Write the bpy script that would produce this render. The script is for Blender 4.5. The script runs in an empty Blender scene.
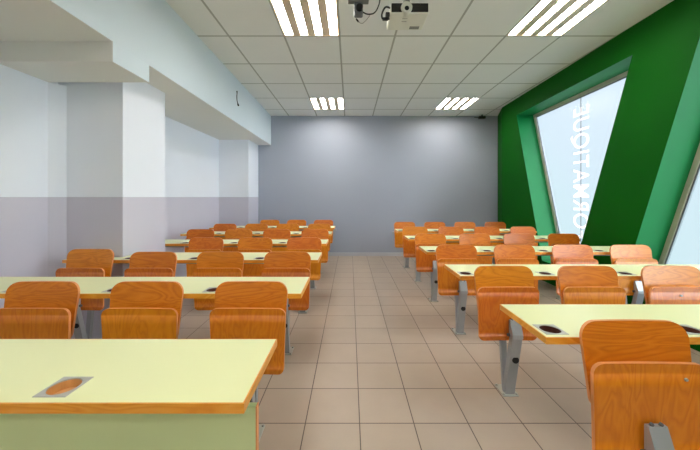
import bpy, bmesh, math, random
from mathutils import Vector
random.seed(7)
sc = bpy.context.scene
col = sc.collection
PI = math.pi

# ------------------------------------------------------------------ materials
def srgb(r, g, b):
    f = lambda c: (c/255/12.92) if c/255 <= .04045 else ((c/255+.055)/1.055)**2.4
    return (f(r), f(g), f(b), 1)

def newmat(name):
    m = bpy.data.materials.new(name); m.use_nodes = True
    nt = m.node_tree; nt.nodes.clear()
    out = nt.nodes.new('ShaderNodeOutputMaterial')
    b = nt.nodes.new('ShaderNodeBsdfPrincipled')
    nt.links.new(b.outputs[0], out.inputs[0])
    return m, nt, b

def N(nt, typ, **kw):
    n = nt.nodes.new(typ)
    for k, v in kw.items(): setattr(n, k, v)
    return n

def plain(name, c, rough=.5, metal=0, var=.06, scale=6, coat=0, spec=.5):
    """colour with a little procedural mottling"""
    m, nt, b = newmat(name)
    tc = N(nt, 'ShaderNodeTexCoord'); no = N(nt, 'ShaderNodeTexNoise')
    no.inputs['Scale'].default_value = scale; no.inputs['Detail'].default_value = 4
    nt.links.new(tc.outputs['Object'], no.inputs['Vector'])
    mx = N(nt, 'ShaderNodeMixRGB'); mx.inputs[1].default_value = tuple(x*(1-var) for x in c[:3])+(1,)
    mx.inputs[2].default_value = tuple(min(1, x*(1+var)) for x in c[:3])+(1,)
    nt.links.new(no.outputs['Fac'], mx.inputs[0]); nt.links.new(mx.outputs[0], b.inputs['Base Color'])
    b.inputs['Roughness'].default_value = rough; b.inputs['Metallic'].default_value = metal
    b.inputs['Coat Weight'].default_value = coat; b.inputs['Coat Roughness'].default_value = .15
    b.inputs['Specular IOR Level'].default_value = spec
    return m

def emit(name, c, s):
    m, nt, b = newmat(name)
    b.inputs['Base Color'].default_value = (.8, .8, .8, 1)
    b.inputs['Emission Color'].default_value = c; b.inputs['Emission Strength'].default_value = s
    return m

def plywood(name, c_dark, c_mid, c_light, vertical=False, rough=.36, coat=.3):
    m, nt, b = newmat(name)
    tc = N(nt, 'ShaderNodeTexCoord'); oi = N(nt, 'ShaderNodeObjectInfo')
    add = N(nt, 'ShaderNodeVectorMath', operation='ADD')
    sc_ = N(nt, 'ShaderNodeVectorMath', operation='SCALE'); sc_.inputs['Scale'].default_value = 37
    cmb = N(nt, 'ShaderNodeCombineXYZ')
    for i in range(3): nt.links.new(oi.outputs['Random'], cmb.inputs[i])
    nt.links.new(cmb.outputs[0], sc_.inputs[0])
    nt.links.new(tc.outputs['Object'], add.inputs[0]); nt.links.new(sc_.outputs[0], add.inputs[1])
    mp = N(nt, 'ShaderNodeMapping')
    mp.inputs['Scale'].default_value = (9, 3, 2.2) if vertical else (2.2, 3, 9)
    nt.links.new(add.outputs[0], mp.inputs[0])
    w = N(nt, 'ShaderNodeTexNoise'); w.inputs['Scale'].default_value = 1.1
    w.inputs['Detail'].default_value = 2; w.inputs['Distortion'].default_value = 1.2
    nt.links.new(mp.outputs[0], w.inputs['Vector'])
    # contour rings of the low-frequency noise -> cathedral figure
    mul = N(nt, 'ShaderNodeMath', operation='MULTIPLY'); mul.inputs[1].default_value = 16
    fr = N(nt, 'ShaderNodeMath', operation='PINGPONG'); fr.inputs[1].default_value = 1
    nt.links.new(w.outputs['Fac'], mul.inputs[0]); nt.links.new(mul.outputs[0], fr.inputs[0])
    fine = N(nt, 'ShaderNodeTexNoise'); fine.inputs['Scale'].default_value = 14; fine.inputs['Detail'].default_value = 5
    nt.links.new(mp.outputs[0], fine.inputs['Vector'])
    mixf = N(nt, 'ShaderNodeMath', operation='MULTIPLY_ADD'); mixf.inputs[1].default_value = .55
    sub = N(nt, 'ShaderNodeMath', operation='MULTIPLY'); sub.inputs[1].default_value = .3
    nt.links.new(fine.outputs['Fac'], sub.inputs[0])
    nt.links.new(fr.outputs[0], mixf.inputs[0]); nt.links.new(sub.outputs[0], mixf.inputs[2])
    cr = N(nt, 'ShaderNodeValToRGB')
    cr.color_ramp.elements[0].position = .05; cr.color_ramp.elements[0].color = c_dark
    cr.color_ramp.elements[1].position = .85; cr.color_ramp.elements[1].color = c_light
    e = cr.color_ramp.elements.new(.4); e.color = c_mid
    nt.links.new(mixf.outputs[0], cr.inputs[0])
    hs = N(nt, 'ShaderNodeHueSaturation')
    mr = N(nt, 'ShaderNodeMapRange'); mr.inputs['To Min'].default_value = .486; mr.inputs['To Max'].default_value = .505
    mv = N(nt, 'ShaderNodeMapRange'); mv.inputs['To Min'].default_value = .9; mv.inputs['To Max'].default_value = 1.07
    nt.links.new(oi.outputs['Random'], mr.inputs['Value']); nt.links.new(oi.outputs['Random'], mv.inputs['Value'])
    nt.links.new(mr.outputs[0], hs.inputs['Hue']); nt.links.new(mv.outputs[0], hs.inputs['Value'])
    nt.links.new(cr.outputs[0], hs.inputs['Color']); nt.links.new(hs.outputs[0], b.inputs['Base Color'])
    b.inputs['Roughness'].default_value = rough
    b.inputs['Coat Weight'].default_value = coat; b.inputs['Coat Roughness'].default_value = .22
    return m

def gridline(nt, sock, origin, pitch, halfw):
    """1 on a line, 0 elsewhere"""
    s = N(nt, 'ShaderNodeMath', operation='SUBTRACT'); s.inputs[1].default_value = origin
    nt.links.new(sock, s.inputs[0])
    d = N(nt, 'ShaderNodeMath', operation='DIVIDE'); d.inputs[1].default_value = pitch
    nt.links.new(s.outputs[0], d.inputs[0])
    p = N(nt, 'ShaderNodeMath', operation='PINGPONG'); p.inputs[1].default_value = .5
    nt.links.new(d.outputs[0], p.inputs[0])
    l = N(nt, 'ShaderNodeMath', operation='LESS_THAN'); l.inputs[1].default_value = halfw/pitch
    nt.links.new(p.outputs[0], l.inputs[0])
    return l.outputs[0], d.outputs[0]

def tiled(name, c, cline, ox, px, oy, py, hw, rough, var, bump=0, spec=.5, mott=5):
    m, nt, b = newmat(name)
    g = N(nt, 'ShaderNodeNewGeometry'); sp = N(nt, 'ShaderNodeSeparateXYZ')
    nt.links.new(g.outputs['Position'], sp.inputs[0])
    lx, cx = gridline(nt, sp.outputs[0], ox, px, hw)
    ly, cy = gridline(nt, sp.outputs[1], oy, py, hw)
    mxl = N(nt, 'ShaderNodeMath', operation='MAXIMUM'); nt.links.new(lx, mxl.inputs[0]); nt.links.new(ly, mxl.inputs[1])
    fx = N(nt, 'ShaderNodeMath', operation='FLOOR'); nt.links.new(cx, fx.inputs[0])
    fy = N(nt, 'ShaderNodeMath', operation='FLOOR'); nt.links.new(cy, fy.inputs[0])
    cb = N(nt, 'ShaderNodeCombineXYZ'); nt.links.new(fx.outputs[0], cb.inputs[0]); nt.links.new(fy.outputs[0], cb.inputs[1])
    wn = N(nt, 'ShaderNodeTexWhiteNoise'); nt.links.new(cb.outputs[0], wn.inputs['Vector'])
    no = N(nt, 'ShaderNodeTexNoise'); no.inputs['Scale'].default_value = mott; no.inputs['Detail'].default_value = 6
    nt.links.new(g.outputs['Position'], no.inputs['Vector'])
    av = N(nt, 'ShaderNodeMath', operation='MULTIPLY_ADD'); av.inputs[1].default_value = .4
    nt.links.new(wn.outputs['Value'], av.inputs[0])
    h = N(nt, 'ShaderNodeMath', operation='MULTIPLY'); h.inputs[1].default_value = .6
    nt.links.new(no.outputs['Fac'], h.inputs[0]); nt.links.new(h.outputs[0], av.inputs[2])
    mx = N(nt, 'ShaderNodeMixRGB'); mx.inputs[1].default_value = tuple(x*(1-var) for x in c[:3])+(1,)
    mx.inputs[2].default_value = tuple(min(1, x*(1+var)) for x in c[:3])+(1,)
    nt.links.new(av.outputs[0], mx.inputs[0])
    m2 = N(nt, 'ShaderNodeMixRGB'); nt.links.new(mxl.outputs[0], m2.inputs[0])
    nt.links.new(mx.outputs[0], m2.inputs[1]); m2.inputs[2].default_value = cline
    nt.links.new(m2.outputs[0], b.inputs['Base Color'])
    b.inputs['Roughness'].default_value = rough; b.inputs['Specular IOR Level'].default_value = spec
    if bump:
        inv = N(nt, 'ShaderNodeMath', operation='SUBTRACT'); inv.inputs[0].default_value = 1
        nt.links.new(mxl.outputs[0], inv.inputs[1])
        bp = N(nt, 'ShaderNodeBump'); bp.inputs['Strength'].default_value = bump; bp.inputs['Distance'].default_value = .002
        nt.links.new(inv.outputs[0], bp.inputs['Height']); nt.links.new(bp.outputs[0], b.inputs['Normal'])
    return m

def two_tone(name, up, low, zl, rough=.55):
    m, nt, b = newmat(name)
    g = N(nt, 'ShaderNodeNewGeometry'); sp = N(nt, 'ShaderNodeSeparateXYZ')
    nt.links.new(g.outputs['Position'], sp.inputs[0])
    l = N(nt, 'ShaderNodeMath', operation='LESS_THAN'); l.inputs[1].default_value = zl
    nt.links.new(sp.outputs[2], l.inputs[0])
    no = N(nt, 'ShaderNodeTexNoise'); no.inputs['Scale'].default_value = 1.5
    nt.links.new(g.outputs['Position'], no.inputs['Vector'])
    mx = N(nt, 'ShaderNodeMixRGB'); nt.links.new(l.outputs[0], mx.inputs[0])
    mx.inputs[1].default_value = up; mx.inputs[2].default_value = low
    hs = N(nt, 'ShaderNodeHueSaturation'); mr = N(nt, 'ShaderNodeMapRange')
    mr.inputs['To Min'].default_value = .96; mr.inputs['To Max'].default_value = 1.04
    nt.links.new(no.outputs['Fac'], mr.inputs['Value']); nt.links.new(mr.outputs[0], hs.inputs['Value'])
    nt.links.new(mx.outputs[0], hs.inputs['Color']); nt.links.new(hs.outputs[0], b.inputs['Base Color'])
    b.inputs['Roughness'].default_value = rough
    return m

M = {}
M['floor'] = tiled('floor_tiles', srgb(172, 155, 138), srgb(84, 70, 62), .054, .3045, 1.684, .3053, .0028, .38, .10, .3, mott=7)
M['ceiling'] = tiled('ceiling_tiles', srgb(232, 234, 234), srgb(172, 175, 170), -.113, .6, 3.25, .68, .011, .85, .03, 0, .2)
M['leftwall'] = two_tone('left_wall_paint', srgb(235, 240, 250), srgb(202, 200, 214), 1.27)
M['white'] = plain('soffit_white_paint', srgb(222, 226, 228), .6, var=.02, scale=1)
M['soffit'] = plain('soffit_cream_paint', srgb(226, 227, 224), .7, var=.02, scale=1)
M['bulkface'] = plain('bulkhead_pale_blue_paint', srgb(206, 220, 228), .6, var=.02, scale=1)
M['backwall'] = plain('back_wall_grey_paint', srgb(158, 165, 180), .5, var=.03, scale=1.2)
M['base'] = plain('baseboard_grey', srgb(185, 187, 192), .4)
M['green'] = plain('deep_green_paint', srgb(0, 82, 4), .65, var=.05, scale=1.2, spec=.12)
M['green2'] = plain('window_lit_green_reveal', srgb(14, 130, 68), .5, var=.04, scale=1.2, spec=.3)  # lit copy of the wall green, window light put into the colour
M['alu'] = plain('brushed_aluminium', srgb(200, 196, 184), .45, 0)
M['ply_back'] = plywood('varnished_plywood_backrest', srgb(196, 106, 8), srgb(212, 124, 14), srgb(222, 138, 32))
M['ply_seat'] = plywood('varnished_plywood_seat', srgb(198, 110, 6), srgb(210, 124, 12), srgb(218, 136, 24), True)
M['ply_edge'] = plain('plywood_edge', srgb(222, 146, 84), .45, var=.12, scale=40)
M['laminate'] = plain('pale_green_yellow_laminate', srgb(226, 230, 178), .32, var=.015, scale=2)
M['panel'] = plain('pale_green_panel_laminate', srgb(216, 232, 176), .4, var=.03, scale=2)
M['band'] = plywood('orange_wood_edge_band', srgb(222, 146, 34), srgb(234, 162, 48), srgb(240, 176, 70), False, .4, .2)
M['steel'] = plain('grey_painted_steel', srgb(168, 172, 176), .38, .35, var=.05)
M['steel_dark'] = plain('dark_steel', srgb(105, 108, 112), .4, .6)
M['zinc'] = plain('zinc_plate', srgb(178, 180, 172), .35, .3)
M['black'] = plain('black_plastic', srgb(14, 14, 16), .4)
M['darkglass'] = plain('dark_lens_glass', srgb(6, 6, 10), .08)
M['projwhite'] = plain('white_plastic', srgb(222, 224, 216), .45, var=.02)
M['projgrey'] = plain('grey_plastic', srgb(120, 122, 120), .5)
M['cup'] = plain('brown_wood_recess', srgb(205, 150, 88), .5, var=.25, scale=25)
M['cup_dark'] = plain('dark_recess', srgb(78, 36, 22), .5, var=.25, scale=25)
M['fixture'] = plain('fixture_tan_metal', srgb(226, 208, 184), .4, .2)
M['text'] = emit('white_lettering_film', srgb(240, 235, 245), 1.0)

# frosted, back-lit glass: daylight film on the panes
def pane_mat():
    m, nt, b = newmat('daylit_frosted_glass')
    g = N(nt, 'ShaderNodeNewGeometry'); sp = N(nt, 'ShaderNodeSeparateXYZ')
    nt.links.new(g.outputs['Position'], sp.inputs[0])
    mr = N(nt, 'ShaderNodeMapRange'); mr.inputs['From Min'].default_value = .4; mr.inputs['From Max'].default_value = 2.7
    nt.links.new(sp.outputs[2], mr.inputs['Value'])
    no = N(nt, 'ShaderNodeTexNoise'); no.inputs['Scale'].default_value = .9
    nt.links.new(g.outputs['Position'], no.inputs['Vector'])
    cr = N(nt, 'ShaderNodeValToRGB')
    cr.color_ramp.elements[0].color = srgb(196, 226, 232); cr.color_ramp.elements[1].color = srgb(206, 224, 240)
    ad = N(nt, 'ShaderNodeMath', operation='MULTIPLY_ADD'); ad.inputs[1].default_value = .5
    nt.links.new(no.outputs['Fac'], ad.inputs[0]); nt.links.new(mr.outputs[0], ad.inputs[2])
    nt.links.new(ad.outputs[0], cr.inputs[0])
    b.inputs['Base Color'].default_value = (.05, .05, .05, 1); b.inputs['Roughness'].default_value = .3
    nt.links.new(cr.outputs[0], b.inputs['Emission Color']); b.inputs['Emission Strength'].default_value = 1.16
    tr = N(nt, 'ShaderNodeBsdfTransparent'); mx = N(nt, 'ShaderNodeMixShader'); mx.inputs[0].default_value = .5
    nt.links.new(b.outputs[0], mx.inputs[1]); nt.links.new(tr.outputs[0], mx.inputs[2])
    nt.links.new(mx.outputs[0], [n for n in nt.nodes if n.type == 'OUTPUT_MATERIAL'][0].inputs[0])
    return m
M['pane'] = pane_mat()

def tube_mat(name, s):
    m, nt, b = newmat(name)
    g = N(nt, 'ShaderNodeNewGeometry'); sp = N(nt, 'ShaderNodeSeparateXYZ')
    nt.links.new(g.outputs['Position'], sp.inputs[0])
    l, _ = gridline(nt, sp.outputs[1], 0, .035, .003)
    mr = N(nt, 'ShaderNodeMapRange'); mr.inputs['To Min'].default_value = s; mr.inputs['To Max'].default_value = s*.25
    nt.links.new(l, mr.inputs['Value'])
    b.inputs['Base Color'].default_value = (.8, .8, .8, 1)
    b.inputs['Emission Color'].default_value = (1, .965, .91, 1)
    nt.links.new(mr.outputs[0], b.inputs['Emission Strength'])
    return m
M['tube'] = tube_mat('louvred_fluorescent_light', 42)

# ------------------------------------------------------------------ helpers
def tag(o, label=None, cat=None, group=None, kind=None):
    if label: o['label'] = label
    if cat: o['category'] = cat
    if group: o['group'] = group
    if kind: o['kind'] = kind
    return o

def empty(name, loc, label=None, cat=None, group=None, kind=None):
    o = bpy.data.objects.new(name, None); col.objects.link(o); o.location = loc
    o.empty_display_size = .1
    return tag(o, label, cat, group, kind)

def link(name, bm, mats, parent=None, smooth=False, recalc=True):
    if recalc: bmesh.ops.recalc_face_normals(bm, faces=bm.faces)
    me = bpy.data.meshes.new(name); bm.to_mesh(me); bm.free()
    for m in (mats if isinstance(mats, (list, tuple)) else [mats]): me.materials.append(m)
    if smooth:
        for p in me.polygons: p.use_smooth = True
    o = bpy.data.objects.new(name, me); col.objects.link(o)
    if parent: o.parent = parent
    return o

def box(bm, x0, x1, y0, y1, z0, z1, bev=0, mi=0):
    vs = [bm.verts.new(p) for p in ((x0,y0,z0),(x1,y0,z0),(x1,y1,z0),(x0,y1,z0),(x0,y0,z1),(x1,y0,z1),(x1,y1,z1),(x0,y1,z1))]
    fs = [bm.faces.new([vs[i] for i in f]) for f in ((0,3,2,1),(4,5,6,7),(0,1,5,4),(1,2,6,5),(2,3,7,6),(3,0,4,7))]
    for f in fs: f.material_index = mi
    if bev:
        es = list({e for f in fs for e in f.edges})
        r = bmesh.ops.bevel(bm, geom=es, offset=bev, segments=2, affect='EDGES', profile=.5)
        for f in r['faces']: f.material_index = mi

def prism_x(bm, poly, x0, x1, mi=0):
    """poly of (y,z) extruded along x"""
    a = [bm.verts.new((x0, y, z)) for y, z in poly]; b = [bm.verts.new((x1, y, z)) for y, z in poly]
    n = len(poly); fs = [bm.faces.new(a), bm.faces.new(b[::-1])]
    for i in range(n): fs.append(bm.faces.new((a[i], a[(i+1) % n], b[(i+1) % n], b[i])))
    for f in fs: f.material_index = mi

def cyl(bm, p0, p1, r0, r1=None, n=20, cap=True, mi=0):
    r1 = r0 if r1 is None else r1
    p0 = Vector(p0); p1 = Vector(p1); d = (p1-p0).normalized()
    u = d.orthogonal().normalized(); v = d.cross(u)
    A, B = [], []
    for i in range(n):
        t = 2*PI*i/n; k = u*math.cos(t)+v*math.sin(t)
        A.append(bm.verts.new(p0+k*r0)); B.append(bm.verts.new(p1+k*r1))
    fs = [bm.faces.new((A[i], A[(i+1) % n], B[(i+1) % n], B[i])) for i in range(n)]
    if cap: fs += [bm.faces.new(A[::-1]), bm.faces.new(B)]
    for f in fs: f.material_index = mi

def tube(bm, pts, r, n=8):
    """smooth tube along Catmull-Rom points"""
    P = [Vector(p) for p in pts]; Q = []
    for i in range(len(P)-1):
        a, b, c, d = P[max(i-1, 0)], P[i], P[i+1], P[min(i+2, len(P)-1)]
        for k in range(6):
            t = k/6
            Q.append(.5*((2*b)+(c-a)*t+(2*a-5*b+4*c-d)*t*t+(3*b-a-3*c+d)*t**3))
    Q.append(P[-1]); rings = []
    up = Vector((.13, .27, .95)).normalized()
    for i, q in enumerate(Q):
        d = (Q[min(i+1, len(Q)-1)]-Q[max(i-1, 0)]).normalized()
        u = d.cross(up).normalized(); v = d.cross(u)
        rings.append([bm.verts.new(q+(u*math.cos(2*PI*k/n)+v*math.sin(2*PI*k/n))*r) for k in range(n)])
    for a, b in zip(rings, rings[1:]):
        for k in range(n): bm.faces.new((a[k], a[(k+1) % n], b[(k+1) % n], b[k]))
    bm.faces.new(rings[0][::-1]); bm.faces.new(rings[-1])

def struct(name, bm, mats, **k):
    return tag(link(name, bm, mats, **k), kind='structure')

# ------------------------------------------------------------------ room
H, CAMZ = 3.014, 1.27
YB, YR = 6.46, -2.6          # back wall, wall behind the camera
XL = -2.55
bm = bmesh.new(); box(bm, -3.0, 3.9, YR-.1, YB+.1, -.1, 0); struct('floor', bm, M['floor'])

# suspended ceiling: slab with openings for the recessed light fittings
FIX = [(-.713, .57, 2.57), (1.687, .57, 2.57), (-.713, .57, 5.29), (1.687, .57, 5.29),
       (-.713, .57, -.15), (1.687, .57, -.15), (-.713, .57, -2.19), (1.687, .57, -2.19)]  # rearmost pair is added out of view to brighten the front desk panel
def xbulk(y): return -1.60-.0155*y
xs = [-1.75, -.713, -.113, 1.687, 2.287, 3.9]
ys = [YR-.1, -2.19, -1.51, -.15, .53, 2.57, 3.25, 5.29, 5.97, YB+.1]
bm = bmesh.new()
for i in range(len(xs)-1):
    for j in range(len(ys)-1):
        if i in (1, 3) and j in (1, 3, 5, 7): continue
        q = [bm.verts.new(p) for p in ((xs[i], ys[j], H), (xs[i], ys[j+1], H), (xs[i+1], ys[j+1], H), (xs[i+1], ys[j], H))]
        bm.faces.new(q)
bmesh.ops.remove_doubles(bm, verts=bm.verts, dist=1e-4)
r = bmesh.ops.extrude_face_region(bm, geom=bm.faces[:])
bmesh.ops.translate(bm, verts=[g for g in r['geom'] if isinstance(g, bmesh.types.BMVert)], vec=(0, 0, .12))
struct('ceiling', bm, M['ceiling'])

bm = bmesh.new(); box(bm, -3.0, 3.9, YB, YB+.1, 0, H); struct('wall_back', bm, M['backwall'])
bm = bmesh.new(); box(bm, -1.96, 3.17, YB-.012, YB, 0, .075); struct('baseboard_back', bm, M['base'])
bm = bmesh.new(); box(bm, -3.0, 3.9, YR-.1, YR, 0, H); struct('wall_rear', bm, M['white'])
bm = bmesh.new(); box(bm, XL-.1, XL, YR, YB, 0, H); struct('wall_left', bm, M['leftwall'])
# piers standing out from the left wall
bm = bmesh.new(); box(bm, XL, -1.985, 2.62, 3.22, 0, 2.385); 
pz = [(XL, 2.53), (-2.475, 2.62), (XL, 2.62)]
a_ = [bm.verts.new((x, y, 0)) for x, y in pz]; b_ = [bm.verts.new((x, y, 2.24)) for x, y in pz]
bm.faces.new(a_); bm.faces.new(b_)
for i in range(3): bm.faces.new((a_[i], a_[(i+1) % 3], b_[(i+1) % 3], b_[i]))
struct('trim_1', bm, M['leftwall'])
bm = bmesh.new(); box(bm, XL, -1.975, 5.84, YB, 0, 2.385); struct('trim_2', bm, M['leftwall'])
# dropped bulkhead along the left side; face slightly out of parallel, cream underside
def bulk(name, y0, y1, z0, z1):
    bm = bmesh.new(); n = 24; R = []
    for i in range(n+1):
        y = y0+(y1-y0)*i/n; xt = xbulk(y) if z1 > 2.9 else -1.70
        R.append([bm.verts.new(p) for p in ((XL, y, z0), (-1.70, y, z0), (xt, y, z1), (XL, y, z1))])
    for a, b in zip(R, R[1:]):
        for k, mi in ((0, 1), (1, 0), (2, 0), (3, 0)):
            f = bm.faces.new((a[k], a[(k+1) % 4], b[(k+1) % 4], b[k])); f.material_index = mi
            f.smooth = (k == 1)
    for e in (R[0], R[-1]): bm.faces.new(e).material_index = 1
    o = struct(name, bm, [M['bulkface'], M['soffit']])
    at = o.data.attributes.new('sharp_edge', 'BOOLEAN', 'EDGE')
    for e in o.data.edges:
        p, q = (o.data.vertices[v].co for v in e.vertices)
        if abs(p.y-q.y) > 1e-4: at.data[e.index].value = True
    return o
bulk('trim_3', YR, YB, 2.385, H)
bulk('trim_4', 2.15, 2.54, 2.24, 2.385)

# right wall: green, deep slanted openings
def XW(u): return 2.79+.03*u
DEP = .34
Z0, Z1, ZT = .30, 2.72, H
def L1(z): return 4.70+.308*(z-.72)     # far edge, first opening (narrows downwards)
def R1(z): return 3.753-.348*(z-.73)
def L2(z): return 3.03-.32*(z-.785)     # far edge, second opening (narrows upwards)
def R2(z): return .55+.32*(z-.785)
UE, US = 5.85, YR
def wall_right():
    bm = bmesh.new()
    for d in (0, DEP):
        P = lambda u, z: bm.verts.new((XW(u)+d, u, z))
        def face(pts): bm.faces.new([P(*p) for p in pts])
        lo = [US, R2(Z0), L2(Z0), R1(Z0), L1(Z0), UE]
        hi = [US, R2(Z1), L2(Z1), R1(Z1), L1(Z1), UE]
        face([(u, 0) for u in (US, UE)] + [(u, Z0) for u in reversed(lo)])
        face([(u, Z1) for u in hi] + [(u, ZT) for u in (UE, US)])
        for a, b in ((0, 1), (2, 3), (4, 5)):
            face([(lo[a], Z0), (lo[b], Z0), (hi[b], Z1), (hi[a], Z1)])
    def quad(u0, z0, u1, z1):
        f = bm.faces.new([bm.verts.new(p) for p in ((XW(u0), u0, z0), (XW(u1), u1, z1), (XW(u1)+DEP, u1, z1), (XW(u0)+DEP, u0, z0))])
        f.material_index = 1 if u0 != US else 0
    for A, B in ((R1, L1), (R2, L2)):
        quad(A(Z0), Z0, B(Z0), Z0); quad(B(Z0), Z0, B(Z1), Z1); quad(B(Z1), Z1, A(Z1), Z1); quad(A(Z1), Z1, A(Z0), Z0)
    quad(US, 0, US, ZT)
    # splayed end running into the corner
    v = [bm.verts.new(p) for p in ((XW(UE), UE, 0), (3.18, YB, 0), (3.18, YB, ZT), (XW(UE), UE, ZT))]
    bm.faces.new(v)
    v = [bm.verts.new(p) for p in ((XW(UE)+DEP, UE, 0), (3.6, YB, 0), (3.6, YB, ZT), (XW(UE)+DEP, UE, ZT))]
    bm.faces.new(v)
    bmesh.ops.remove_doubles(bm, verts=bm.verts, dist=1e-4)
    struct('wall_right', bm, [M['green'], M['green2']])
wall_right()

def window(name, A, B, lettering):
    root = empty(name, (0, 0, 0), kind='structure')
    d0 = DEP-.045
    pts = [(A(Z0), Z0), (B(Z0), Z0), (B(Z1), Z1), (A(Z1), Z1)]
    fw = .05
    cu = sum(p[0] for p in pts)/4
    ins = [(A(Z0+fw)+fw, Z0+fw), (B(Z0+fw)-fw, Z0+fw), (B(Z1-fw)-fw, Z1-fw), (A(Z1-fw)+fw, Z1-fw)]
    bm = bmesh.new()
    def ring(o, i, da, db):
        V = lambda p, d: bm.verts.new((XW(p[0])+d, p[0], p[1]))
        for k in range(4):
            j = (k+1) % 4
            a, b, c, e = o[k], o[j], i[j], i[k]
            f = [V(a, da), V(b, da), V(c, da), V(e, da)]; g = [V(a, db), V(b, db), V(c, db), V(e, db)]
            bm.faces.new(f); bm.faces.new(g[::-1])
            for q in range(4): bm.faces.new((f[q], f[(q+1) % 4], g[(q+1) % 4], g[q]))
    ring(pts, ins, d0, DEP)
    link('window_frame', bm, M['alu'], root)
    # dark rubber gasket
    fw2 = .012
    ins2 = [(ins[0][0]+fw2, ins[0][1]+fw2), (ins[1][0]-fw2, ins[1][1]+fw2), (ins[2][0]-fw2, ins[2][1]-fw2), (ins[3][0]+fw2, ins[3][1]-fw2)]
    bm = bmesh.new(); ring(ins, ins2, d0+.012, DEP-.01)
    link('gasket', bm, M['steel_dark'], root)
    bm = bmesh.new()
    bm.faces.new([bm.verts.new((XW(u)+d0+.02, u, z)) for u, z in ins])
    link('pane', bm, M['pane'], root)
    if lettering:
        cu_ = bpy.data.curves.new('window_lettering', 'FONT'); cu_.body = 'INFORMATIQUE'
        cu_.size = .36; cu_.space_character = 1.09; cu_.offset = .003
        t = bpy.data.objects.new('tmp', cu_); col.objects.link(t)
        dg = bpy.context.evaluated_depsgraph_get()
        me = bpy.data.meshes.new_from_object(t.evaluated_get(dg)); bpy.data.objects.remove(t)
        xsz = [v.co.x for v in me.vertices]; w = max(xsz)-min(xsz)
        k = 2.15/w
        for v in me.vertices:
            tx, ty = (v.co.x-min(xsz))*k, v.co.y
            u = 4.335-ty*1.16; z = .38+tx
            v.co = (XW(u)+d0+.017, u, z)
        # keep only what lies on the glass
        b2 = bmesh.new(); b2.from_mesh(me)
        bad = [f for f in b2.faces if f.calc_center_median().z < Z0+fw+.02]
        bmesh.ops.delete(b2, geom=bad, context='FACES')
        me2 = bpy.data.meshes.new('window_lettering'); b2.to_mesh(me2); b2.free()
        me2.materials.append(M['text'])
        o = bpy.data.objects.new('window_lettering', me2); col.objects.link(o); o.parent = root
        bm = bmesh.new(); u = 4.19
        zt = Z1-fw
        box(bm, XW(u)+d0+.012, XW(u)+d0+.0165, u-.004, u+.004, Z0+fw, zt)
        link('glazing_joint', bm, M['steel_dark'], root)
    return root
window('window_1', R1, L1, True)
window('window_2', R2, L2, False)

# ------------------------------------------------------------------ light fittings
def fixture(x, w, y, label):
    root = empty('ceiling_light', (x+.3, y+.34, H), label, 'ceiling light', 'recessed fluorescent ceiling lights')
    bm = bmesh.new()
    box(bm, -.298, .298, -.338, .338, .085, .095)
    box(bm, -.298, -.285, -.338, .338, -.002, .085); box(bm, .285, .298, -.338, .338, -.002, .085)
    box(bm, -.285, .285, -.338, -.325, -.002, .085); box(bm, -.285, .285, .325, .338, -.002, .085)
    link('housing', bm, M['fixture'], root)
    for k in range(4):
        cx = -.2378+k*.1585
        bm = bmesh.new(); box(bm, cx-.038, cx+.038, -.322, .322, .012, .03)
        link('light_strip', bm, M['tube'], root)
    for k in range(3):
        cx = -.1585+k*.1585
        bm = bmesh.new(); prism = [(cx-.041, .004), (cx+.041, .004), (cx+.041, .03), (cx-.041, .03)]
        a = [bm.verts.new((px, -.324, pz)) for px, pz in prism]; b = [bm.verts.new((px, .324, pz)) for px, pz in prism]
        bm.faces.new(a); bm.faces.new(b[::-1])
        for i in range(4): bm.faces.new((a[i], a[(i+1) % 4], b[(i+1) % 4], b[i]))
        link('reflector', bm, M['fixture'], root)
    return root
LBL = ['large bright four strip ceiling light near the projector, left side of the ceiling',
       'large bright four strip ceiling light near the green wall',
       'small looking far ceiling light above the left desks by the back wall',
       'small looking far ceiling light above the right desks by the back wall',
       'ceiling light above the front left desk, behind the viewer',
       'ceiling light above the front right chair, behind the viewer',
       'added unseen ceiling light far behind the viewer, left side', 'added unseen ceiling light far behind the viewer, right side']
for (x, w, y), l in zip(FIX, LBL): fixture(x, w, y, l)

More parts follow.
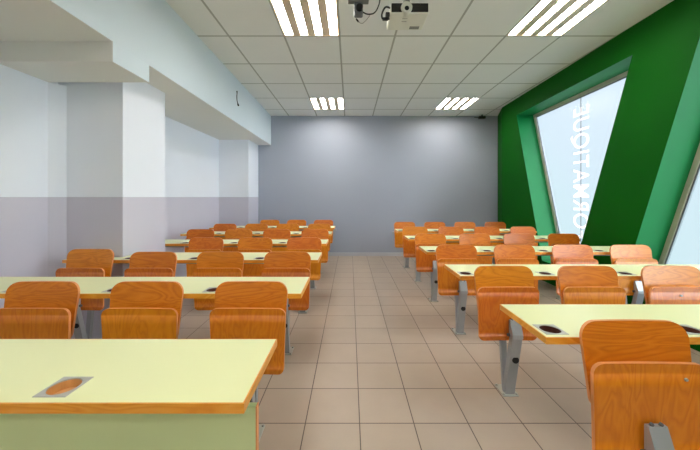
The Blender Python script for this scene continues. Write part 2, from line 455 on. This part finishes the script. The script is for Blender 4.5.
# ------------------------------------------------------------------ chairs
def panel_bm(w_top, w_bot, z0, z1, rt, rb, th, yfun, curv, nx=14, nz=16):
    """curved plywood panel, rounded corners; rim gets material 1"""
    bm = bmesh.new(); rows = []
    zs = []
    for k in range(nz+1):
        t = k/nz; zs.append(t)
    # denser rows in the rounded corners
    h = z1-z0
    zz = sorted(set([z0+rb*(1-math.cos(a*PI/2/5)) for a in range(6)] + [z1-rt*(1-math.cos(a*PI/2/6)) for a in range(7)]
                    + [z0+rb+(h-rt-rb)*k/6 for k in range(7)]))
    F, B = [], []
    for z in zz:
        t = (z-z0)/h; hw = (w_bot+(w_top-w_bot)*t)/2
        if z > z1-rt: hw -= rt-math.sqrt(max(0, rt*rt-(z-(z1-rt))**2))
        if z < z0+rb: hw -= rb-math.sqrt(max(0, rb*rb-((z0+rb)-z)**2))
        fr, bk = [], []
        for i in range(nx+1):
            x = -hw+2*hw*i/nx
            y = yfun(t)-curv*(x/(w_top/2))**2
            fr.append(bm.verts.new((x, y-th/2, z))); bk.append(bm.verts.new((x, y+th/2, z)))
        F.append(fr); B.append(bk)
    for k in range(len(zz)-1):
        for i in range(nx):
            bm.faces.new((F[k][i], F[k][i+1], F[k+1][i+1], F[k+1][i]))
            bm.faces.new((B[k][i+1], B[k][i], B[k+1][i], B[k+1][i+1]))
        for s in (0, nx):
            f = bm.faces.new((F[k][s], F[k+1][s], B[k+1][s], B[k][s])); f.material_index = 1
    for k in (0, len(zz)-1):
        for i in range(nx):
            f = bm.faces.new((F[k][i], F[k][i+1], B[k][i+1], B[k][i])); f.material_index = 1
    return bm

def sharp_rim(o):
    me = o.data
    for p in me.polygons: p.use_smooth = True
    # edges between ply face and rim stay crisp
    mi = {}
    for p in me.polygons:
        for k in p.edge_keys: mi.setdefault(k, set()).add(p.material_index)
    at = me.attributes.new('sharp_edge', 'BOOLEAN', 'EDGE')
    for e in me.edges:
        if len(mi.get(tuple(sorted(e.vertices)), ())) > 1: at.data[e.index].value = True

def make_chair():
    """origin: floor below the backrest; sitter would face the camera (-y)"""
    root = empty('folding_chair', (0, 0, 0))
    b = link('backrest', panel_bm(.384, .358, .535, .821, .060, .03, .013, lambda t: -.036+.042*t, .012), [M['ply_back'], M['ply_edge']], root)
    sharp_rim(b)
    def ys(t): return -.058-.006*t
    s = link('seat', panel_bm(.388, .362, .368, .704, .038, .03, .014, ys, .006), [M['ply_seat'], M['ply_edge']], root)
    sharp_rim(s)
    bm = bmesh.new()       # hinge bracket joining seat and backrest to the beam
    box(bm, -.14, -.115, -.05, .004, .49, .56, .003); box(bm, .115, .14, -.05, .004, .49, .56, .003)
    box(bm, -.14, .14, .0, .012, .555, .60, .002)
    link('hinge_bracket', bm, M['steel'], root)
    return root
proto = make_chair()
def copy_tree(o, parent=None):
    c = o.copy(); col.objects.link(c); c.parent = parent
    for ch in o.children: copy_tree(ch, c)
    return c
used = [False]
def chair(x, y, label, group):
    if not used[0]: c = proto; used[0] = True
    else: c = copy_tree(proto)
    c.location = (x, y, 0); c.rotation_euler = (0, 0, random.uniform(-.012, .012))
    tag(c, label, 'chair', group); return c
def stop(c, x):
    s = [o for o in c.children if o.name.startswith('seat')][0]
    bm = bmesh.new(); cyl(bm, (x, -.066, .652), (x, -.077, .652), .0065, .005, 12)
    link('rubber_stop', bm, M['zinc'], s)
stops = []

ORD = ['first', 'second', 'third', 'fourth', 'fifth', 'sixth']
POSL = ['at the aisle end', 'second from the aisle', 'third from the aisle', 'farthest from the aisle']
LX = [-.52, -1.068, -1.617, -2.17]
RX = [.992, 1.533, 2.075, 2.618]
PITCH = .862
LY0, RY0 = 1.592, .995+.095      # backrest y of first seat row
LY = [1.592+k*PITCH for k in range(6)]
RYs = [1.952-PITCH+k*PITCH for k in range(6)]
LN = [3, 4, 3, 4, 4, 3]
RN = [1, 3, 4, 4, 4, 4]
for k in range(6):
    for i in range(LN[k]):
        pos = POSL[i]
        if LN[k] == 3 and i == 2: pos = 'nearest the left wall'
        if LN[k] == 4 and i == 3: pos = 'nearest the left wall'
        if k == 0: rw = 'front row'
        elif k == 5: rw = 'rearmost row'
        else: rw = ORD[k]+' row'
        x0_, p_ = [(-.518, .5485), (-.508, .545), (-.503, .54), (-.485, .53), (-.515, .526), (-.52, .527)][k]
        c = chair(x0_-i*p_, LY[k], f'orange plywood tip-up chair, {rw} of left block, {pos}', 'tip-up chairs in the left block')
        if (k, i) == (1, 3):          # this one has its backrest sitting a little high and askew
            for o in c.children:
                if o.name.startswith('backrest'): o.location = (.03, .004, .022)
for k in range(6):
    for i in range(RN[k]):
        pos = POSL[i]
        if k >= 2 and i == 3: pos = 'nearest the green wall'
        if k == 1 and i == 2: pos = 'cut off by the photo edge'
        rw = ORD[k]+' row' if k < 5 else 'rearmost row'
        if k == 0: lab = 'closest large plywood tip-up chair, cut off at the lower right corner'
        else: lab = f'brown plywood tip-up chair, {rw} of right block, {pos}'
        c = chair(RX[i]+(.026 if k == 0 else -.012 if k > 2 else 0), RYs[k], lab, 'tip-up chairs in the right block')
        if k == 0: stops.append((c, .12))
        if (k, i) == (1, 2): stops.append((c, 0))
for c, x in stops: stop(c, x)

# ------------------------------------------------------------------ desks
def grid_slab(bm, xs, ys, solid, z0, z1):
    nx, ny = len(xs)-1, len(ys)-1
    S = lambda i, j: 0 <= i < nx and 0 <= j < ny and solid(i, j)
    V = {}
    def v(i, j, z):
        k = (i, j, z)
        if k not in V: V[k] = bm.verts.new((xs[i], ys[j], z))
        return V[k]
    for i in range(nx):
        for j in range(ny):
            if not S(i, j): continue
            bm.faces.new((v(i,j,z1), v(i+1,j,z1), v(i+1,j+1,z1), v(i,j+1,z1)))
            bm.faces.new((v(i,j,z0), v(i,j+1,z0), v(i+1,j+1,z0), v(i+1,j,z0)))
            for di, dj, a, b in ((-1,0,(i,j),(i,j+1)), (1,0,(i+1,j),(i+1,j+1)), (0,-1,(i,j),(i+1,j)), (0,1,(i,j+1),(i+1,j+1))):
                if not S(i+di, j+dj): bm.faces.new((v(*a,z0), v(*b,z0), v(*b,z1), v(*a,z1)))

def seat_leg(parent, x, full=True):
    """steel support standing below a seat; y relative to backrest plane"""
    bm = bmesh.new()
    w = .030
    prism_x(bm, [(-.028, .006), (.012, .006), (-.080, .405), (-.118, .405)], x-w, x+w)          # front member, leaning forward
    prism_x(bm, [(-.122, .400), (-.122, .425), (-.092, .505), (-.077, .505), (-.077, .400)], x-w-.002, x+w+.002)  # sloping head
    leg = link('leg', bm, M['steel'], parent)
    bm = bmesh.new()
    prism_x(bm, [(.010, .006), (.034, .006), (.112, .62), (.070, .62)], x-.02, x+.014)
    link('rear_strut', bm, M['steel'], leg)
    bm = bmesh.new(); box(bm, x-.05, x+.05, -.045, .075, 0, .007, .002)
    for bx, by in ((-.04, -.033), (.04, -.033), (-.04, .062), (.04, .062)):
        cyl(bm, (x+bx, by, .007), (x+bx, by, .016), .008, .007, 6)
    link('foot_plate', bm, M['zinc'], leg)
    bm = bmesh.new(); cyl(bm, (x+.005, -.062, .255), (x+.005, -.088, .255), .021, .021, 20)
    link('rubber_bumper', bm, M['black'], leg)
    bm = bmesh.new()
    cyl(bm, (x-w-.014, -.084, .412), (x+w+.014, -.084, .412), .010, None, 10)
    link('hinge_pin', bm, M['steel_dark'], leg)
    for sx in (-.016, .016):
        bm = bmesh.new(); cyl(bm, (x+sx, -.084, .502), (x+sx, -.088, .512), .007, .006, 8)
        link('bolt', bm, M['steel_dark'], leg)

def desk(x0, x1, yf, gx, legs, label, group, notch=None, cup='cup_dark', front=False):
    """yf: y of the edge nearest the camera. Tabletop .345 deep at .75 m"""
    root = empty('lecture_desk', ((x0+x1)/2, yf, 0), label, 'desk', group)
    ox = (x0+x1)/2
    X0, X1 = x0-ox, x1-ox
    Dp = .345; zt, zb = .75, .725
    e = .004
    hs = .040                                  # half opening
    cy = .066
    xs = [X0+e, X1-e]; holes = []
    for g in gx:
        xs += [g-ox-hs, g-ox+hs]; holes.append((g-ox-hs, g-ox+hs))
    ys = [e, cy-hs, cy+hs, Dp-e]
    if notch:
        xs.append(notch[0]-ox); ys.append(notch[1])
    xs = sorted(xs); ys = sorted(ys)
    def solid(i, j):
        mx, my = (xs[i]+xs[i+1])/2, (ys[j]+ys[j+1])/2
        if notch and mx < notch[0]-ox and my > notch[1]: return False
        if cy-hs < my < cy+hs:
            for a, b in holes:
                if a < mx < b: return False
        return True
    bm = bmesh.new(); grid_slab(bm, xs, ys, solid, zb, zt)
    top = link('tabletop', bm, M['laminate'], root)
    bm = bmesh.new()
    if notch:
        nx_, ny_ = notch[0]-ox, notch[1]
        box(bm, X0, X1, 0, e, zb-.001, zt-.0007)
        box(bm, X1-e, X1, e, Dp, zb-.001, zt-.0007)
        box(bm, nx_, X1-e, Dp-e, Dp, zb-.001, zt-.0007)
        box(bm, X0, X0+e, e, ny_, zb-.001, zt-.0007)
    else:
        box(bm, X0, X1, 0, e, zb-.001, zt-.0007); box(bm, X0, X1, Dp-e, Dp, zb-.001, zt-.0007)
        box(bm, X0, X0+e, e, Dp-e, zb-.001, zt-.0007); box(bm, X1-e, X1, e, Dp-e, zb-.001, zt-.0007)
    link('edge_band', bm, M['band'], top)
    for g in gx:
        bm = bmesh.new(); n = 32; gxx = g-ox; A, B, C, Dv = [], [], [], []
        for k in range(n):
            t = 2*PI*k/n+PI/4; c, s = math.cos(t), math.sin(t); q = .0435/max(abs(c), abs(s))
            A.append(bm.verts.new((gxx+c*q, cy+s*q*1.02, zt+.0005))); B.append(bm.verts.new((gxx+c*q*.97, cy+s*q*.99, zt+.002)))
            C.append(bm.verts.new((gxx+c*.037, cy+s*.037, zt+.002))); Dv.append(bm.verts.new((gxx+c*.0365, cy+s*.0365, zt-.004)))
        for P_, Q_ in ((A, B), (B, C), (C, Dv)):
            for k in range(n): bm.faces.new((P_[k], P_[(k+1) % n], Q_[(k+1) % n], Q_[k]))
        gr = link('grommet_plate', bm, M['zinc'], root)
        bm = bmesh.new(); P_, Q_ = [], []
        for k in range(n):
            t = 2*PI*k/n; c, s = math.cos(t), math.sin(t)
            P_.append(bm.verts.new((gxx+c*.0362, cy+s*.0362, zt-.001))); Q_.append(bm.verts.new((gxx+c*.034, cy+s*.034, zt-.022)))
        for k in range(n): bm.faces.new((P_[k], P_[(k+1) % n], Q_[(k+1) % n], Q_[k]))
        bm.faces.new(Q_)
        link('recess', bm, M[cup], gr)
    # beam tucked below the front edge
    bm = bmesh.new(); bl = X0+.12
    box(bm, bl, X1-.12, .125, .160, .690, .7245, .003)
    for lx in legs:
        box(bm, lx-ox-.02, lx-ox+.02, .06, .30, .712, .7245)
    link('beam', bm, M['steel'], root)
    for lx in legs:
        if front:
            bm = bmesh.new()
            box(bm, lx-ox-.012, lx-ox+.012, .11, .15, .006, .71, .003); box(bm, lx-ox+.018, lx-ox+.032, .11, .15, .006, .71, .003)
            lg = link('leg', bm, M['steel'], root)
            bm = bmesh.new(); box(bm, lx-ox-.05, lx-ox+.04, .09, .24, 0, .007, .002); link('foot_plate', bm, M['zinc'], lg)
        else:
            # shift so that leg's y is measured from the seat backrest (.021 in front of the desk edge)
            holder_x = lx-ox
            before = set(bpy.data.objects)
            seat_leg(root, holder_x)
            for o in set(bpy.data.objects)-before:
                if o.parent == root: o.location.y = -.021
    if front:
        bm = bmesh.new(); box(bm, X0+.01, X1-.002, .10, .118, .10, .672, .001)
        mp_ = link('modesty_panel', bm, M['panel'], root)
        bm = bmesh.new(); box(bm, X1-.002, X1+.001, .0995, .1185, .10, .6725)
        link('edge_band', bm, M['ply_edge'], mp_)
    return root

LFT = [LY[0]-PITCH+.021+.003+k*PITCH for k in range(6)]
LFT[0] = .756
for k in range(1, 6): LFT[k] = LY[k-1]+.021
RFT = [RYs[k]+.021 for k in range(5)]
gl = [-.765, -1.315, -1.865]
gr_ = [.785, 1.325, 1.87, 2.41]
DN = ['closest', 'second', 'third', 'fourth', 'fifth', 'rearmost']
for k in range(6):
    g = list(gl)
    lab = f'long pale yellow-green desk, {DN[k]} from the camera in the left block'
    if k == 0: lab = 'closest long yellow-green desk with pale green front panel, lower left corner'
    if k == 5: lab = 'long pale desk in the left block farthest back, nearest the grey wall'
    if k == 0: g = [-.782, -1.33, -1.88]
    desk(-2.375, -.267 if k == 0 else -.262, LFT[k], g, [-.335, -2.2] if k == 0 else [-.52, -2.165], lab, 'desks in the left block',
         notch=(-1.965, .115) if k == 2 else None, cup='cup' if k == 0 else 'cup_dark', front=(k == 0))
for k in range(5):
    lab = [f'closest desk of the right block, pale top behind the nearest chair'] + [f'long pale yellow-green desk, {o} from the camera in the right block' for o in ('second', 'third', 'fourth')] + ['long pale desk of the right block farthest back, nearest the grey wall']
    desk(.727, 2.84, RFT[k], gr_, [1.025, 2.62], lab[k], 'desks in the right block')
# rear seat rows have no desk behind them: free-standing seat frames
for nm, y, xs_, lab in (('left', LY[5], [-.52, -1.617], 'grey steel seat frame below the rearmost left chairs'),
                        ('right', RYs[5], [1.02, 2.62], 'grey steel seat frame below the rearmost right chairs')):
    root = empty('seat_frame', (0, y, 0), lab, 'seat frame')
    bm = bmesh.new(); box(bm, min(xs_)-.25, max(xs_)+.25, .05, .09, .60, .64, .004); link('beam', bm, M['steel'], root)
    for x in xs_: seat_leg(root, x)

# ------------------------------------------------------------------ ceiling devices
# projector
root = empty('projector', (.462, 2.30, 2.675), 'white projector with black front band and round lens hanging from the ceiling', 'projector')
bm = bmesh.new(); box(bm, -.152, .145, 0, .235, 0, .085, .012); link('casing', bm, M['projwhite'], root)
bm = bmesh.new(); box(bm, -.144, .138, -.006, .004, .012, .078, .003)
link('front_grille', bm, M['black'], root)
bm = bmesh.new(); cyl(bm, (-.03, .02, .040), (-.03, -.022, .040), .046, .042, 32)
ln = link('lens_ring', bm, M['projwhite'], root)
bm = bmesh.new(); cyl(bm, (-.03, -.018, .030), (-.03, -.0235, .030), .018, .017, 24); link('lens', bm, M['darkglass'], ln)
bm = bmesh.new(); box(bm, .03, .11, .17, .21, -.002, .001); box(bm, -.05, -.01, .10, .104, -.0015, .001); box(bm, -.05, -.01, .06, .062, -.0015, .001)
link('underside_vent', bm, M['projgrey'], root)
bm = bmesh.new(); cyl(bm, (0, .11, .07), (0, .11, H-2.68-.015), .018, None, 16); cyl(bm, (0, .11, H-2.68-.02), (0, .11, H-2.68), .06, None, 20)
box(bm, -.07, .07, .05, .17, .073, .083, .002)
link('ceiling_mount', bm, M['projgrey'], root)
bm = bmesh.new(); tube(bm, [(-.148, .02, .055), (-.19, .0, .05), (-.215, .02, .01), (-.205, .05, -.01), (-.165, .07, 0), (-.15, .08, .01)], .007)
link('cable', bm, M['black'], root)
bm = bmesh.new(); box(bm, -.185, -.152, .03, .07, .0, .035, .006); box(bm, -.205, -.16, .055, .08, -.01, .008, .004)
link('plug', bm, M['black'], root)

# small camera box with trailing cables left of it
root = empty('ceiling_camera', (.066, 2.1, 2.62), 'small dark camera with round lens and dangling cables under a ceiling plate', 'camera')
bm = bmesh.new(); box(bm, -.08, .065, -.01, .035, .02, .03, .002); box(bm, -.035, .03, .0, .03, .03, H-2.62)
link('mount_plate', bm, M['projgrey'], root)
bm = bmesh.new(); box(bm, -.038, .026, 0, .055, -.068, .02, .01); link('camera_body', bm, M['steel_dark'], root)
bm = bmesh.new(); cyl(bm, (.0, .01, -.026), (.0, -.02, -.030), .026, .023, 24); link('lens', bm, M['darkglass'], root)
bm = bmesh.new(); tube(bm, [(.024, .03, -.036), (.05, .03, -.05), (.078, .03, -.052), (.105, .04, -.038), (.13, .05, .0), (.15, .07, .08), (.15, .08, .25), (.15, .09, .392)], .0045)
link('cable', bm, M['black'], root)
bm = bmesh.new(); tube(bm, [(-.026, .03, -.066), (-.02, .03, -.085), (-.006, .03, -.105), (.018, .03, -.118), (.044, .03, -.100), (.07, .03, -.068), (.078, .03, -.052)], .0018)
link('thin_wire', bm, M['projgrey'], root)
bm = bmesh.new(); cyl(bm, (-.022, .03, -.086), (-.006, .03, -.106), .006, None, 10); link('connector', bm, M['black'], root)

# small sensor in the far right ceiling corner
root = empty('motion_sensor', (2.80, YB-.10, H-.05), 'small black sensor below the ceiling in the far right corner', 'sensor')
bm = bmesh.new(); box(bm, -.07, .07, -.03, .04, -.035, .02, .012); link('sensor_body', bm, M['black'], root)
bm = bmesh.new(); cyl(bm, (0, 0, .015), (0, 0, .05), .015, None, 12); box(bm, -.16, -.06, .0, .02, -.012, .0); link('bracket', bm, M['black'], root)

# curved black cable hook on the bulkhead
yk = 1.655*300/113
root = empty('cable_loop', (xbulk(yk), yk, 2.715), 'short curved black cable end sticking out of the pale bulkhead', 'cable')
bm = bmesh.new()
tube(bm, [(-.001, .02, .10), (.016, .0, .105), (.022, -.02, .07), (.022, -.03, .02), (.022, -.02, -.04), (.022, .02, -.085)], .006)
link('cable', bm, M['black'], root)
bm = bmesh.new(); cyl(bm, (.022, .01, -.075), (.022, .035, -.10), .011, None, 10); link('cable_tip', bm, M['black'], root)

# ------------------------------------------------------------------ world, camera, output look
w = bpy.data.worlds.new('World'); sc.world = w; w.use_nodes = True
nt = w.node_tree; nt.nodes.clear()
o_ = N(nt, 'ShaderNodeOutputWorld'); bg = N(nt, 'ShaderNodeBackground')
tc = N(nt, 'ShaderNodeTexCoord'); sp = N(nt, 'ShaderNodeSeparateXYZ'); nt.links.new(tc.outputs['Generated'], sp.inputs[0])
cr = N(nt, 'ShaderNodeValToRGB'); cr.color_ramp.elements[0].position = .35; cr.color_ramp.elements[0].color = srgb(196, 222, 228)
cr.color_ramp.elements[1].position = .8; cr.color_ramp.elements[1].color = srgb(214, 228, 242)
mr = N(nt, 'ShaderNodeMapRange'); mr.inputs['From Min'].default_value = -1
nt.links.new(sp.outputs[2], mr.inputs['Value']); nt.links.new(mr.outputs[0], cr.inputs[0]); nt.links.new(cr.outputs[0], bg.inputs[0])
bg.inputs[1].default_value = 1.1
nt.links.new(bg.outputs[0], o_.inputs[0])

sl = bpy.data.lights.new('hazy_daylight', 'SUN'); so = bpy.data.objects.new('hazy_daylight', sl); col.objects.link(so)
sl.energy = 12.0; sl.angle = math.radians(70); sl.color = (.78, .90, 1.0)
so.location = (8, 3, 5); so.rotation_euler = Vector((-1, .45, -.36)).to_track_quat('-Z', 'Y').to_euler()

cam = bpy.data.cameras.new('Camera'); co = bpy.data.objects.new('Camera', cam); col.objects.link(co)
co.location = (0, 0, CAMZ); co.rotation_euler = (PI/2, 0, 0)
cam.sensor_width = 36; cam.lens = 36*300/700; cam.shift_y = -28/700; cam.clip_start = .05
sc.camera = co
sc.view_settings.view_transform = 'Standard'
sc.view_settings.look = 'None'
sc.view_settings.exposure = 0
try:
    sc.cycles.use_denoising = True
    sc.cycles.max_bounces = 10; sc.cycles.diffuse_bounces = 6
except Exception: pass
